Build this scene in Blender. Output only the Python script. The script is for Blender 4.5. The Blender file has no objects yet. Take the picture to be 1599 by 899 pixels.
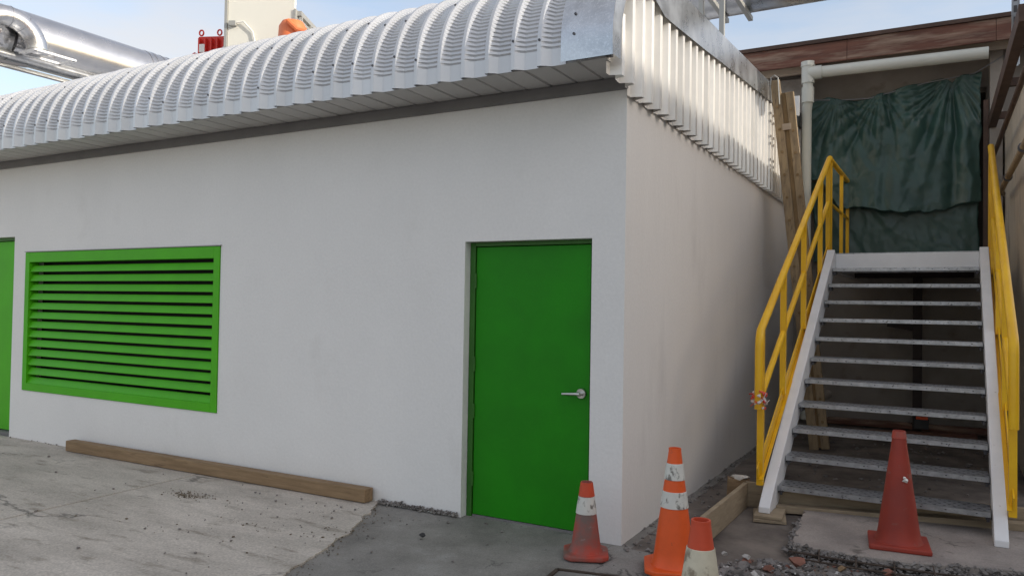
import bpy, math, random
from mathutils import Vector, Matrix, noise
rnd = random.Random(11)
R = math.radians
sc = bpy.context.scene

# ------------------------------------------------------------------ camera
cam = bpy.data.cameras.new('camera')
cam.lens = 36*1200/1599
cam.sensor_width = 36
cam.clip_end = 3000
cam.clip_start = 0.05
co = bpy.data.objects.new('camera', cam)
sc.collection.objects.link(co)
m = Matrix(((0.8744, -0.0036, 0.4853, 1.883), (0.4849, -0.0270, -0.8741, -4.983), (0.0163, 0.9996, -0.0219, 1.62), (0, 0, 0, 1)))
q = m.to_3x3()
x = q.col[0].normalized(); z = (q.col[2] - x*q.col[2].dot(x)).normalized(); y = z.cross(x)
co.matrix_world = Matrix(((x.x, y.x, z.x, 1.883), (x.y, y.y, z.y, -4.983), (x.z, y.z, z.z, 1.62), (0, 0, 0, 1)))
sc.camera = co

# ------------------------------------------------------------------ light
SUN_EL, SUN_X, SUN_Y = R(20), 1.0, 0.03           # a low sun to the right, along the front wall
sd = Vector((SUN_X, SUN_Y, 0)).normalized()*math.cos(SUN_EL) + Vector((0, 0, math.sin(SUN_EL)))
sl = bpy.data.lights.new('sun', 'SUN')
sl.energy = 2.3; sl.angle = R(0.6); sl.color = (1.0, 0.93, 0.82)
so = bpy.data.objects.new('sun', sl); sc.collection.objects.link(so)
so.rotation_euler = sd.to_track_quat('Z', 'Y').to_euler()
w = bpy.data.worlds.new('World'); sc.world = w; w.use_nodes = True
nt = w.node_tree; nt.nodes.clear()
N = lambda t: nt.nodes.new(t)
out = N('ShaderNodeOutputWorld'); bg = N('ShaderNodeBackground'); sky = N('ShaderNodeTexSky')
sky.sky_type = 'NISHITA'; sky.sun_disc = False; sky.sun_elevation = SUN_EL
sky.sun_rotation = math.atan2(SUN_X, SUN_Y); sky.air_density = 1.0; sky.dust_density = 2.2; sky.ozone_density = 1.0
tc = N('ShaderNodeTexCoord'); mp = N('ShaderNodeMapping'); mp.inputs['Scale'].default_value = (1.2, 1.2, 4.5)
nz = N('ShaderNodeTexNoise'); nz.inputs['Scale'].default_value = 2.1; nz.inputs['Detail'].default_value = 7; nz.inputs['Roughness'].default_value = 0.55
rp = N('ShaderNodeValToRGB'); rp.color_ramp.elements[0].position = 0.36; rp.color_ramp.elements[0].color = (0.20,)*3+(1,); rp.color_ramp.elements[1].position = 0.66; rp.color_ramp.elements[1].color = (0.66,)*3+(1,)
mx = N('ShaderNodeMix'); mx.data_type = 'RGBA'; mx.inputs[7].default_value = (3.3, 2.98, 2.66, 1)
L = nt.links.new
L(tc.outputs['Generated'], mp.inputs['Vector']); L(mp.outputs[0], nz.inputs['Vector']); L(nz.outputs['Fac'], rp.inputs[0])
L(rp.outputs[0], mx.inputs[0]); L(sky.outputs[0], mx.inputs[6]); L(mx.outputs[2], bg.inputs[0]); L(bg.outputs[0], out.inputs[0])
bg.inputs[1].default_value = 0.14
vs = sc.view_settings
vs.view_transform = 'Standard'; vs.look = 'None'; vs.exposure = 1.0; vs.gamma = 1; vs.use_curve_mapping = False

# ------------------------------------------------------------------ materials
MATS = {}
def mat(name, col, rough=0.7, metal=0.0, var=0.0, vscale=3.0, col2=None, bump=0.0, bscale=60.0, spec=0.5,
        stretch=(1, 1, 1), spots=None, rvar=0.0, detail=6.0, coat=0.0, objspace=False, grain=0.0, gscale=110.0, big=0.0, cracks=0.0, orand=0.0):
    """Principled with noise-driven colour drift, optional second colour, speckles and fine relief."""
    mm = bpy.data.materials.new(name); mm.use_nodes = True
    t = mm.node_tree; b = t.nodes['Principled BSDF']; ln = t.links.new
    b.inputs['Roughness'].default_value = rough; b.inputs['Metallic'].default_value = metal
    b.inputs['Specular IOR Level'].default_value = spec
    if coat: b.inputs['Coat Weight'].default_value = coat; b.inputs['Coat Roughness'].default_value = 0.2
    if objspace:
        pos = t.nodes.new('ShaderNodeTexCoord').outputs['Object']
    else:
        pos = t.nodes.new('ShaderNodeNewGeometry').outputs['Position']
    mapn = t.nodes.new('ShaderNodeMapping'); mapn.inputs['Scale'].default_value = stretch
    ln(pos, mapn.inputs['Vector'])
    def noi(scale, det=detail, ro=0.6):
        n = t.nodes.new('ShaderNodeTexNoise'); n.inputs['Scale'].default_value = scale
        n.inputs['Detail'].default_value = det; n.inputs['Roughness'].default_value = ro
        ln(mapn.outputs[0], n.inputs['Vector']); return n
    def ramp(src, a, bb, ca=(0, 0, 0, 1), cb=(1, 1, 1, 1)):
        r = t.nodes.new('ShaderNodeValToRGB'); r.color_ramp.elements[0].position = a; r.color_ramp.elements[1].position = bb
        r.color_ramp.elements[0].color = ca; r.color_ramp.elements[1].color = cb
        ln(src, r.inputs[0]); return r
    c1 = tuple(col)+(1,)
    if var or col2:
        c2 = tuple(col2)+(1,) if col2 else tuple(max(0, c*(1-var)) for c in col)+(1,)
        n = noi(vscale); r = ramp(n.outputs['Fac'], 0.35, 0.65, c2, c1); cur = r.outputs[0]
        if spots:
            sscale, lo, hi, scol = spots
            n2 = noi(sscale, 9.0); r2 = ramp(n2.outputs['Fac'], lo, hi)
            mix = t.nodes.new('ShaderNodeMix'); mix.data_type = 'RGBA'
            ln(r2.outputs[0], mix.inputs[0]); ln(cur, mix.inputs[6]); mix.inputs[7].default_value = tuple(scol)+(1,)
            cur = mix.outputs[2]
        if cracks:
            vo = t.nodes.new('ShaderNodeTexVoronoi'); vo.feature = 'DISTANCE_TO_EDGE'; vo.inputs['Scale'].default_value = cracks
            wn = noi(3.0, 6.0); vm = t.nodes.new('ShaderNodeVectorMath'); vm.operation = 'MULTIPLY_ADD'; vm.inputs[1].default_value = (0.6, 0.6, 0.6)
            ln(wn.outputs['Color'], vm.inputs[0]); ln(pos, vm.inputs[2]); ln(vm.outputs[0], vo.inputs['Vector'])
            rc = ramp(vo.outputs['Distance'], 0.0, 0.012, (1, 1, 1, 1), (0, 0, 0, 1)); gate = ramp(noi(1.2, 2.0).outputs['Fac'], 0.52, 0.60)
            ml = t.nodes.new('ShaderNodeMath'); ml.operation = 'MULTIPLY'; ln(rc.outputs[0], ml.inputs[0]); ln(gate.outputs[0], ml.inputs[1])
            mc = t.nodes.new('ShaderNodeMix'); mc.data_type = 'RGBA'; ln(ml.outputs[0], mc.inputs[0]); ln(cur, mc.inputs[6]); mc.inputs[7].default_value = tuple(c*0.3 for c in col)+(1,)
            cur = mc.outputs[2]
        if orand:
            oi = t.nodes.new('ShaderNodeObjectInfo')
            og = ramp(oi.outputs['Random'], 0.0, 1.0, (1-orand,)*3+(1,), (1+orand*0.5,)*3+(1,))
            mo_ = t.nodes.new('ShaderNodeMix'); mo_.data_type = 'RGBA'; mo_.blend_type = 'MULTIPLY'; mo_.inputs[0].default_value = 1.0
            ln(cur, mo_.inputs[6]); ln(og.outputs[0], mo_.inputs[7]); cur = mo_.outputs[2]
        if grain:
            gn = t.nodes.new('ShaderNodeTexNoise'); gn.inputs['Scale'].default_value = gscale; gn.inputs['Detail'].default_value = 3; ln(pos, gn.inputs['Vector'])
            gr = ramp(gn.outputs['Fac'], 0.30, 0.70, (1-grain,)*3+(1,), (1+grain*0.6,)*3+(1,))
            mg = t.nodes.new('ShaderNodeMix'); mg.data_type = 'RGBA'; mg.blend_type = 'MULTIPLY'; mg.inputs[0].default_value = 1.0
            ln(cur, mg.inputs[6]); ln(gr.outputs[0], mg.inputs[7]); cur = mg.outputs[2]
        ln(cur, b.inputs['Base Color'])
        if rvar:
            mr = t.nodes.new('ShaderNodeMapRange'); mr.inputs['To Min'].default_value = rough-rvar; mr.inputs['To Max'].default_value = rough+rvar
            ln(n.outputs['Fac'], mr.inputs['Value']); ln(mr.outputs[0], b.inputs['Roughness'])
    else:
        b.inputs['Base Color'].default_value = c1
    if bump:
        nb = noi(bscale, 5.0); bp = t.nodes.new('ShaderNodeBump'); bp.inputs['Strength'].default_value = bump; bp.inputs['Distance'].default_value = 0.01
        ln(nb.outputs['Fac'], bp.inputs['Height']); nout = bp.outputs[0]
        if big:
            n3 = noi(4.5, 3.0); b3 = t.nodes.new('ShaderNodeBump'); b3.inputs['Strength'].default_value = big; b3.inputs['Distance'].default_value = 0.02
            ln(n3.outputs['Fac'], b3.inputs['Height']); ln(nout, b3.inputs['Normal']); nout = b3.outputs[0]
        ln(nout, b.inputs['Normal'])
    MATS[name] = mm
    return mm
M = MATS
mat('wall_white', (0.80, 0.79, 0.775), 0.75, var=0.04, vscale=1.3, bump=0.22, bscale=40, stretch=(1, 1, 0.7), spots=(2.0, 0.60, 0.82, (0.715, 0.70, 0.68)), grain=0.03, gscale=45, big=0.35)
mat('side_white', (0.80, 0.77, 0.735), 0.75, var=0.05, vscale=0.9, grain=0.03, gscale=45, big=0.22, bump=0.22, bscale=45, stretch=(1, 1, 0.35), spots=(1.9, 0.58, 0.82, (0.68, 0.65, 0.62)))
mat('roof_metal', (0.67, 0.68, 0.70), 0.32, 0.4, var=0.07, vscale=1.5, rvar=0.07, orand=0.10, spots=(4, 0.62, 0.80, (0.55, 0.545, 0.53)))
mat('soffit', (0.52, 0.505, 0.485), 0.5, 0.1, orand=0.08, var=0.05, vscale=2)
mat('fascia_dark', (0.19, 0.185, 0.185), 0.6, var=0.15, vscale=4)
mat('cladding', (0.80, 0.775, 0.735), 0.36, 0.35, orand=0.16, var=0.06, vscale=6, rvar=0.05, bump=0.03, bscale=8)
mat('galv', (0.62, 0.65, 0.68), 0.24, 0.9, var=0.22, vscale=7, rvar=0.10, bump=0.06, bscale=3.5, spots=(60, 0.5, 0.75, (0.72, 0.75, 0.78)))
mat('galv_dull', (0.60, 0.61, 0.62), 0.30, 0.85, var=0.35, vscale=5, rvar=0.12, bump=0.16, bscale=3)
mat('duct_metal', (0.66, 0.66, 0.67), 0.26, 0.95, var=0.12, vscale=3, rvar=0.06, bump=0.04, bscale=5)
mat('duct_seam', (0.42, 0.42, 0.44), 0.35, 0.9)
mat('door_green', (0.013, 0.240, 0.002), 0.5, spec=0.25, var=0.16, vscale=2.6, bump=0.08, bscale=70, grain=0.05, big=0.05, spots=(9, 0.68, 0.78, (0.035, 0.20, 0.02)), rvar=0.05)
mat('frame_green', (0.03, 0.15, 0.012), 0.5, var=0.2, vscale=5)
mat('louver_green', (0.080, 0.45, 0.008), 0.5, spec=0.25, grain=0.05, var=0.12, vscale=3, rvar=0.05, bump=0.03)
mat('dark_inside', (0.02, 0.02, 0.02), 0.9)
mat('steel', (0.62, 0.62, 0.60), 0.28, 1.0, var=0.1, vscale=20)
mat('bolt_dark', (0.10, 0.10, 0.11), 0.5, 0.6)
mat('timber', (0.30, 0.20, 0.11), 0.8, col2=(0.21, 0.135, 0.07), vscale=5, stretch=(0.6, 6, 6), bump=0.3, bscale=20, spots=(6, 0.62, 0.72, (0.10, 0.06, 0.035)))
mat('ply', (0.36, 0.285, 0.19), 0.8, col2=(0.27, 0.21, 0.14), vscale=6, stretch=(1, 1, 7), bump=0.2, bscale=25, spots=(5, 0.6, 0.75, (0.16, 0.12, 0.085)))
mat('old_wood', (0.34, 0.25, 0.145), 0.85, col2=(0.22, 0.16, 0.10), vscale=9, stretch=(3, 3, 0.6), bump=0.35, bscale=28, spots=(14, 0.60, 0.70, (0.10, 0.075, 0.05)))
mat('wood_core', (0.25, 0.16, 0.075), 0.85, col2=(0.17, 0.11, 0.05), vscale=9, stretch=(3, 3, 0.6), bump=0.3, bscale=25)
mat('white_paint', (0.82, 0.82, 0.825), 0.42, var=0.07, vscale=5, rvar=0.05, spots=(16, 0.68, 0.74, (0.45, 0.40, 0.36)))
mat('yellow', (0.86, 0.50, 0.006), 0.38, col2=(0.76, 0.41, 0.005), vscale=4, spots=(26, 0.70, 0.76, (0.30, 0.17, 0.03)))
mat('tread_galv', (0.50, 0.51, 0.53), 0.42, 0.75, orand=0.2, var=0.35, vscale=16, rvar=0.1, spots=(34, 0.60, 0.66, (0.16, 0.16, 0.17)), bump=0.1, bscale=60)
mat('tread_hole', (0.03, 0.03, 0.03), 0.9)
mat('steel_brown', (0.045, 0.030, 0.026), 0.6, 0.2, var=0.3, vscale=5)
mat('rust_board', (0.20, 0.085, 0.055), 0.8, col2=(0.10, 0.045, 0.032), vscale=3.2, stretch=(0.35, 1, 3), spots=(3.0, 0.50, 0.70, (0.36, 0.26, 0.19)), bump=0.15)
mat('beige_board', (0.42, 0.335, 0.255), 0.8, col2=(0.31, 0.24, 0.18), vscale=3, stretch=(0.4, 1, 3))
mat('old_wall', (0.38, 0.34, 0.305), 0.9, col2=(0.29, 0.255, 0.22), vscale=1.6, bump=0.25, bscale=25, spots=(2.2, 0.58, 0.72, (0.20, 0.17, 0.145)))
mat('right_wall', (0.58, 0.50, 0.40), 0.9, grain=0.15, col2=(0.45, 0.39, 0.31), vscale=1.7, stretch=(1, 1, 0.35), bump=0.4, bscale=22, spots=(3.0, 0.58, 0.76, (0.22, 0.19, 0.16)))
mat('brown_beam', (0.105, 0.060, 0.042), 0.65, 0.1, var=0.4, vscale=4, bump=0.1)
mat('pvc', (0.66, 0.665, 0.60), 0.45, var=0.06, vscale=3, spots=(9, 0.66, 0.78, (0.45, 0.44, 0.38)))
mat('tarp', (0.042, 0.092, 0.076), 0.36, var=0.25, vscale=2, bump=0.10, bscale=9, grain=0.06, gscale=160, rvar=0.06)
mat('rope', (0.22, 0.22, 0.23), 0.7)
mat('conc_light', (0.60, 0.545, 0.48), 0.88, col2=(0.42, 0.38, 0.33), vscale=1.7, stretch=(0.5, 1.7, 1), detail=10, grain=0.24, gscale=75, cracks=0.45, bump=0.4, bscale=26, spots=(5.0, 0.55, 0.72, (0.28, 0.245, 0.20)))
mat('conc_dark', (0.31, 0.295, 0.27), 0.85, col2=(0.17, 0.16, 0.145), vscale=1.5, detail=10, grain=0.22, cracks=0.8, bump=0.4, bscale=22, spots=(3.0, 0.58, 0.70, (0.30, 0.29, 0.27)), rvar=0.1)
mat('conc_pale', (0.37, 0.325, 0.29), 0.9, col2=(0.245, 0.215, 0.195), vscale=2.1, detail=9, grain=0.18, cracks=1.1, bump=0.35, bscale=30, spots=(6, 0.6, 0.7, (0.15, 0.13, 0.115)))
mat('dirt', (0.23, 0.195, 0.165), 0.95, col2=(0.095, 0.08, 0.07), vscale=2.6, detail=10, bump=0.7, bscale=18)
mat('rubble_grey', (0.27, 0.25, 0.235), 0.95, col2=(0.12, 0.108, 0.10), vscale=9, bump=0.4, bscale=40)
mat('brick_red', (0.26, 0.115, 0.08), 0.9, var=0.3, vscale=12, bump=0.2)
mat('pale_stone', (0.55, 0.53, 0.50), 0.9, var=0.2, vscale=15, bump=0.2)
mat('dark_stone', (0.05, 0.05, 0.053), 0.9, var=0.3, vscale=15)
mat('rebar', (0.09, 0.065, 0.05), 0.8, 0.3, var=0.4, vscale=14)
mat('stain', (0.17, 0.13, 0.085), 0.95, var=0.4, vscale=9, bump=0.5, bscale=40)
mat('cone_orange', (0.80, 0.105, 0.012), 0.5, var=0.12, vscale=8, spots=(22, 0.66, 0.72, (0.30, 0.07, 0.03)), objspace=True)
mat('cone_red', (0.33, 0.034, 0.016), 0.6, col2=(0.24, 0.030, 0.018), vscale=4, spots=(12, 0.62, 0.74, (0.22, 0.10, 0.075)), objspace=True)
mat('cone_dirty', (0.46, 0.055, 0.030), 0.7, col2=(0.17, 0.115, 0.10), vscale=5, spots=(16, 0.62, 0.74, (0.30, 0.25, 0.22)), objspace=True)
mat('cone_band', (0.66, 0.65, 0.60), 0.5, var=0.12, vscale=14, stretch=(1, 1, 0.7), spots=(24, 0.56, 0.64, (0.17, 0.16, 0.14)), objspace=True)
mat('cone_cream', (0.62, 0.57, 0.44), 0.6, col2=(0.50, 0.45, 0.34), vscale=9, spots=(14, 0.52, 0.62, (0.26, 0.21, 0.15)), objspace=True)
mat('cone_tip', (0.58, 0.068, 0.022), 0.55, var=0.15, vscale=8, spots=(18, 0.64, 0.74, (0.25, 0.08, 0.05)), objspace=True)
mat('red_box', (0.66, 0.035, 0.020), 0.4, var=0.1, vscale=4)
mat('orange_motor', (0.78, 0.20, 0.07), 0.45, var=0.1, vscale=4)
mat('panel_cream', (0.74, 0.73, 0.66), 0.5, var=0.05, vscale=1.4, spots=(2.0, 0.62, 0.8, (0.66, 0.64, 0.56)))
mat('grey_edge', (0.38, 0.38, 0.36), 0.5, 0.3)
mat('tape_white', (0.7, 0.66, 0.64), 0.6); mat('tape_red', (0.6, 0.06, 0.04), 0.6)
mat('tool_orange', (0.85, 0.10, 0.02), 0.5)
mat('paper', (0.66, 0.63, 0.58), 0.9)
mat('cable', (0.05, 0.05, 0.05), 0.6)
mat('far_wall', (0.55, 0.51, 0.46), 0.9, var=0.15, vscale=0.4)
mat('glass', (0.03, 0.035, 0.04), 0.12, 0.0, spec=0.8)
mat('foam', (0.75, 0.74, 0.70), 0.9)

# ------------------------------------------------------------------ mesh helpers
COL = sc.collection
class MB:
    def __init__(s): s.v = []; s.f = []; s.mi = []; s.cur = 0
    def add(s, vs, fs):
        o = len(s.v); s.v += [tuple(p) for p in vs]; s.f += [tuple(i+o for i in f) for f in fs]; s.mi += [s.cur]*len(fs); return s
    def box(s, x0, x1, y0, y1, z0, z1):
        v = [(x0, y0, z0), (x1, y0, z0), (x1, y1, z0), (x0, y1, z0), (x0, y0, z1), (x1, y0, z1), (x1, y1, z1), (x0, y1, z1)]
        return s.add(v, [(0, 3, 2, 1), (4, 5, 6, 7), (0, 1, 5, 4), (1, 2, 6, 5), (2, 3, 7, 6), (3, 0, 4, 7)])
    def bar(s, a, b, wid, hei, up=(0, 0, 1)):
        a = Vector(a); b = Vector(b); d = (b-a).normalized(); up = Vector(up)
        sx = d.cross(up).normalized()*wid/2; uz = sx.normalized().cross(d)*hei/2
        v = [p+i*sx+j*uz for p in (a, b) for i, j in ((-1, -1), (1, -1), (1, 1), (-1, 1))]
        return s.add(v, [(0, 1, 2, 3), (7, 6, 5, 4), (0, 4, 5, 1), (1, 5, 6, 2), (2, 6, 7, 3), (3, 7, 4, 0)])
    def tube(s, pts, r, n=12, caps=True):
        pts = [Vector(p) for p in pts]; rs = r if isinstance(r, (list, tuple)) else [r]*len(pts)
        vs = []; prev = None
        for i, p in enumerate(pts):
            d = (pts[min(i+1, len(pts)-1)]-pts[max(i-1, 0)]).normalized()
            if prev is None:
                u = d.orthogonal().normalized()
            else:
                u = (prev-d*prev.dot(d)).normalized()
            prev = u; v2 = d.cross(u)
            for k in range(n):
                a = 2*math.pi*k/n; vs.append(p+(u*math.cos(a)+v2*math.sin(a))*rs[i])
        fs = [(i*n+k, i*n+(k+1) % n, (i+1)*n+(k+1) % n, (i+1)*n+k) for i in range(len(pts)-1) for k in range(n)]
        if caps: fs += [tuple(range(n-1, -1, -1)), tuple(range((len(pts)-1)*n, len(pts)*n))]
        return s.add(vs, fs)
    def lathe(s, prof, n=32, c=(0, 0, 0)):
        vs = [(c[0]+r*math.cos(2*math.pi*k/n), c[1]+r*math.sin(2*math.pi*k/n), c[2]+zz) for r, zz in prof for k in range(n)]
        fs = [(i*n+k, i*n+(k+1) % n, (i+1)*n+(k+1) % n, (i+1)*n+k) for i in range(len(prof)-1) for k in range(n)]
        return s.add(vs, fs)
    def prism(s, poly, z0, z1):
        n = len(poly); v = [(p[0], p[1], z0) for p in poly]+[(p[0], p[1], z1) for p in poly]
        return s.add(v, [tuple(range(n-1, -1, -1)), tuple(range(n, 2*n))]+[(i, (i+1) % n, n+(i+1) % n, n+i) for i in range(n)])
    def rock(s, c, r, sq=0.7):
        b = [(1, 0, 0), (-1, 0, 0), (0, 1, 0), (0, -1, 0), (0, 0, 1), (0, 0, -1), (.6, .6, .5), (-.6, .6, -.4), (.6, -.6, -.4), (-.6, -.6, .5)]
        rot = Matrix.Rotation(rnd.uniform(0, 6.28), 3, 'Z') @ Matrix.Rotation(rnd.uniform(0, 6.28), 3, 'X')
        k = [rnd.uniform(.65, 1.15) for _ in b]
        v = [rot @ Vector(p)*r*k[i] for i, p in enumerate(b)]
        v = [Vector((p.x, p.y, p.z*sq))+Vector(c) for p in v]
        f = [(4, 6, 2), (4, 0, 6), (0, 2, 6), (4, 3, 9), (4, 9, 1), (1, 9, 3), (4, 2, 1), (2, 7, 1), (7, 5, 1), (2, 5, 7), (0, 5, 2), (0, 8, 5), (3, 5, 8), (0, 3, 8), (4, 0, 3), (1, 5, 3)]
        return s.add(v, f)
    def build(s, name, mats, parent=None, smooth=False, bevel=0.0, loc=None):
        me = bpy.data.meshes.new(name); me.from_pydata(s.v, [], s.f)
        if not isinstance(mats, (list, tuple)): mats = [mats]
        for mm in mats: me.materials.append(M[mm])
        me.polygons.foreach_set('material_index', s.mi)
        if smooth:
            me.polygons.foreach_set('use_smooth', [True]*len(me.polygons))
            if smooth != 'all': me.set_sharp_from_angle(angle=R(smooth if smooth is not True else 35))
        me.update()
        return link(name, me, parent, bevel, loc)
def link(name, me, parent=None, bevel=0.0, loc=None):
    o = bpy.data.objects.new(name, me); COL.objects.link(o)
    if parent is not None: o.parent = parent
    if loc is not None: o.location = loc
    if bevel:
        b = o.modifiers.new('bevel', 'BEVEL'); b.width = bevel; b.segments = 2; b.limit_method = 'ANGLE'; b.angle_limit = R(40)
    return o
def tag(o, label=None, cat=None, group=None, kind=None):
    if label: o['label'] = label
    if cat: o['category'] = cat
    if group: o['group'] = group
    if kind: o['kind'] = kind
    return o
def empty(name, loc=(0, 0, 0), rz=0, label=None, cat=None, group=None):
    o = bpy.data.objects.new(name, None); COL.objects.link(o); o.location = loc; o.rotation_euler = (0, 0, rz); o.empty_display_size = 0.2
    return tag(o, label, cat, group)
def fbm(x, y, z=0.0, o=4): return noise.fractal(Vector((x, y, z)), 0.7, 2.1, o)

# ================================================================== SETTING
# ground: one wide sheet, finer near the camera so that it can be a little uneven
def ground_sheet():
    b = MB()
    xs = [-600, -150, -40]+[-15+i*0.5 for i in range(0, 28)]+[-1.0+i*0.12 for i in range(0, 31)]+[3.2, 5, 12, 40, 150, 600]
    ys = [-600, -150, -40, -12, -7]+[-4+i*0.12 for i in range(0, 95)]+[7.6, 9, 14, 40, 150, 600]
    idx = {}
    for i, xx in enumerate(xs):
        for j, yy in enumerate(ys):
            h = 0.0
            if -1.2 < xx < 3 and -3.8 < yy < 7.3:
                h = 0.012*fbm(xx*1.7, yy*1.7)+0.005*fbm(xx*6, yy*6, 3)
                if yy < 0.2 and xx < 0.5: h *= 0.25
                if 0.3 < xx < 2.6 and -0.6 < yy < 0.9: h -= 0.03
                h = min(h, 0.012)
            idx[i, j] = len(b.v); b.v.append((xx, yy, h-0.006))
    for i in range(len(xs)-1):
        for j in range(len(ys)-1):
            b.cur = 1 if (xs[i] > -0.02 and -0.1 < ys[j] < 7.3 and xs[i] < 2.7) else 0
            b.f.append((idx[i, j], idx[i+1, j], idx[i+1, j+1], idx[i, j+1])); b.mi.append(b.cur)
    return tag(b.build('ground', ['conc_dark', 'dirt'], smooth='all'), kind='structure')
ground_sheet()

def edge_pts(pts, step=0.05, amp=0.02, seed=0.0):
    o = []
    for a, c in zip(pts[:-1], pts[1:]):
        a = Vector(a); c = Vector(c); n = max(1, int((c-a).length/step)); d = (c-a).normalized(); pr = Vector((-d.y, d.x))
        for k in range(n):
            p = a.lerp(c, k/n); o.append(p+pr*amp*fbm(p.x*7+seed, p.y*7, seed, 5))
    o.append(Vector(pts[-1])); return [(p.x, p.y) for p in o]
# two light slabs in front of the building with an open joint between them
b = MB(); b.prism([(-13, -6.5), (-3.928, -6.5), (-4.053, -1.87), (-4.118, 0.0), (-13, 0.0)], -0.05, 0.008)
tag(b.build('concrete_slab', 'conc_light', bevel=0.004), 'light grey concrete slab left of the floor joint', kind='structure')
br = edge_pts([(-0.9, -6.5), (-1.25, -3.0), (-1.49, -1.64), (-1.70, -0.86), (-2.06, -0.05), (-2.09, 0.0)], 0.03, 0.03, 4.0)
b = MB(); b.prism([(-4.095, 0.0), (-4.03, -1.87), (-3.905, -6.5)]+br, -0.05, 0.008)
tag(b.build('concrete_slab', 'conc_light', bevel=0.003), 'light grey concrete slab with ragged edge beside the dark paving', kind='structure')

o = MB().prism([(-3.926, -6.5), (-3.907, -6.5), (-4.032, -1.87), (-4.097, 0.0), (-4.116, 0.0), (-4.051, -1.87)], -0.02, -0.0005).build('joint_filler', 'dark_stone'); tag(o, kind='structure')
# broken pale slab in front of the stairs
fr = edge_pts([(0.94, 1.80), (0.985, 1.15), (1.03, 0.50), (1.14, 0.47), (1.50, 0.46), (1.85, 0.52), (2.2, 0.63), (2.6, 0.78)], 0.03, 0.022, 9.0)
b = MB(); b.prism(fr+[(2.6, 1.80)], -0.06, 0.05)
tag(b.build('broken_slab', 'conc_pale', bevel=0.006), kind='structure')

# ================================================================== THE WHITE BUILDING
XL = -12.2; DEP = 7.15
bld = empty('white_building', (0, 0, 0), 0, 'white rendered building with green doors, green louvre and curved metal roof', 'building')
def wall_face(name, material, a0, a1, z0, z1, holes, axis, at, depth, parent):
    """wall with openings; axis 'x' = front wall on plane y=at, reveals run inwards by depth"""
    b = MB(); us = sorted({a0, a1}|{h[0] for h in holes}|{h[1] for h in holes}); ws = sorted({z0, z1}|{h[2] for h in holes}|{h[3] for h in holes})
    P = (lambda u, d, ww: (u, at+d, ww)) if axis == 'x' else (lambda u, d, ww: (at-d, u, ww))
    inh = lambda u, ww: any(h[0] < u < h[1] and h[2] < ww < h[3] for h in holes)
    for i in range(len(us)-1):
        for j in range(len(ws)-1):
            if inh((us[i]+us[i+1])/2, (ws[j]+ws[j+1])/2): continue
            q = [P(us[i], 0, ws[j]), P(us[i+1], 0, ws[j]), P(us[i+1], 0, ws[j+1]), P(us[i], 0, ws[j+1])]
            b.add(q, [(0, 1, 2, 3)])
    for h in holes:
        c = [(h[0], h[2]), (h[1], h[2]), (h[1], h[3]), (h[0], h[3])]
        for k in range(4):
            p, n = c[k], c[(k+1) % 4]
            b.add([P(p[0], 0, p[1]), P(p[0], depth, p[1]), P(n[0], depth, n[1]), P(n[0], 0, n[1])], [(0, 1, 2, 3)])
    return b.build(name, material, parent)
DOOR = (-1.30, -0.245, -0.02, 2.098); LOUV = (-7.245, -4.02, 0.56, 2.130); LDOOR = (-8.60, -7.49, -0.02, 2.315)
wall_face('front_wall', 'wall_white', XL, 0.0, -0.06, 3.24, [DOOR, LOUV, LDOOR], 'x', 0.0, 0.2, bld)
wall_face('side_wall', 'side_white', 0.0, DEP, -0.06, 3.24, [], 'y', 0.0, 0.2, bld)
b = MB(); b.box(XL, -0.21, 0.205, DEP, -0.05, 3.1); b.build('wall_core', 'dark_inside', bld)
b = MB(); b.box(XL, -0.02, DEP, DEP+0.03, -0.05, 3.24); b.box(XL-0.02, XL, 0, DEP, -0.05, 3.24); b.build('rear_wall', 'side_white', bld)

# door
dr = MB().box(-1.245, -0.285, 0.085, 0.135, 0.012, 2.060).build('door', 'door_green', bld, bevel=0.003)
tag(dr, 'right hand green steel door with lever handle')
f = MB(); f.box(-1.298, -1.252, 0.075, 0.19, -0.02, 2.096); f.box(-0.279, -0.247, 0.075, 0.19, -0.02, 2.096); f.box(-1.252, -0.279, 0.075, 0.19, 2.066, 2.096)
f.build('door_frame', 'frame_green', dr, bevel=0.003)
for zz in (0.28, 0.80, 1.16, 1.80):
    MB().tube([(-1.248, 0.078, zz-0.055), (-1.248, 0.078, zz+0.055)], 0.010, 10).build('hinge', 'frame_green', dr, smooth=True)
h = MB(); h.tube([(-0.345, 0.084, 0.995), (-0.345, 0.076, 0.995), (-0.345, 0.066, 0.995)], [0.040, 0.040, 0.034], 28)
h.tube([(-0.345, 0.068, 0.995), (-0.345, 0.028, 0.995)], 0.015, 16)
h.tube([(-0.335, 0.026, 0.995), (-0.37, 0.024, 0.995), (-0.42, 0.026, 0.992), (-0.475, 0.032, 0.988)], [0.015, 0.013, 0.011, 0.010], 12)
h.build('door_handle', 'steel', dr, smooth=True)
MB().box(-1.25, -0.28, 0.088, 0.13, -0.02, 0.008).build('threshold', 'fascia_dark', dr)
# left door
d2 = MB().box(-8.55, -7.50, 0.085, 0.135, 0.055, 2.272).build('door', 'louver_green', bld, bevel=0.003)
tag(d2, 'green door cut off by the left edge of the picture')
f = MB(); f.box(-8.60, -8.555, 0.06, 0.19, -0.02, 2.313); f.box(-8.555, -7.492, 0.06, 0.19, 2.278, 2.313); f.build('door_frame', 'frame_green', d2, bevel=0.003)
MB().box(-8.55, -7.50, 0.03, 0.13, -0.02, 0.045).build('threshold', 'fascia_dark', d2)

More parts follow.
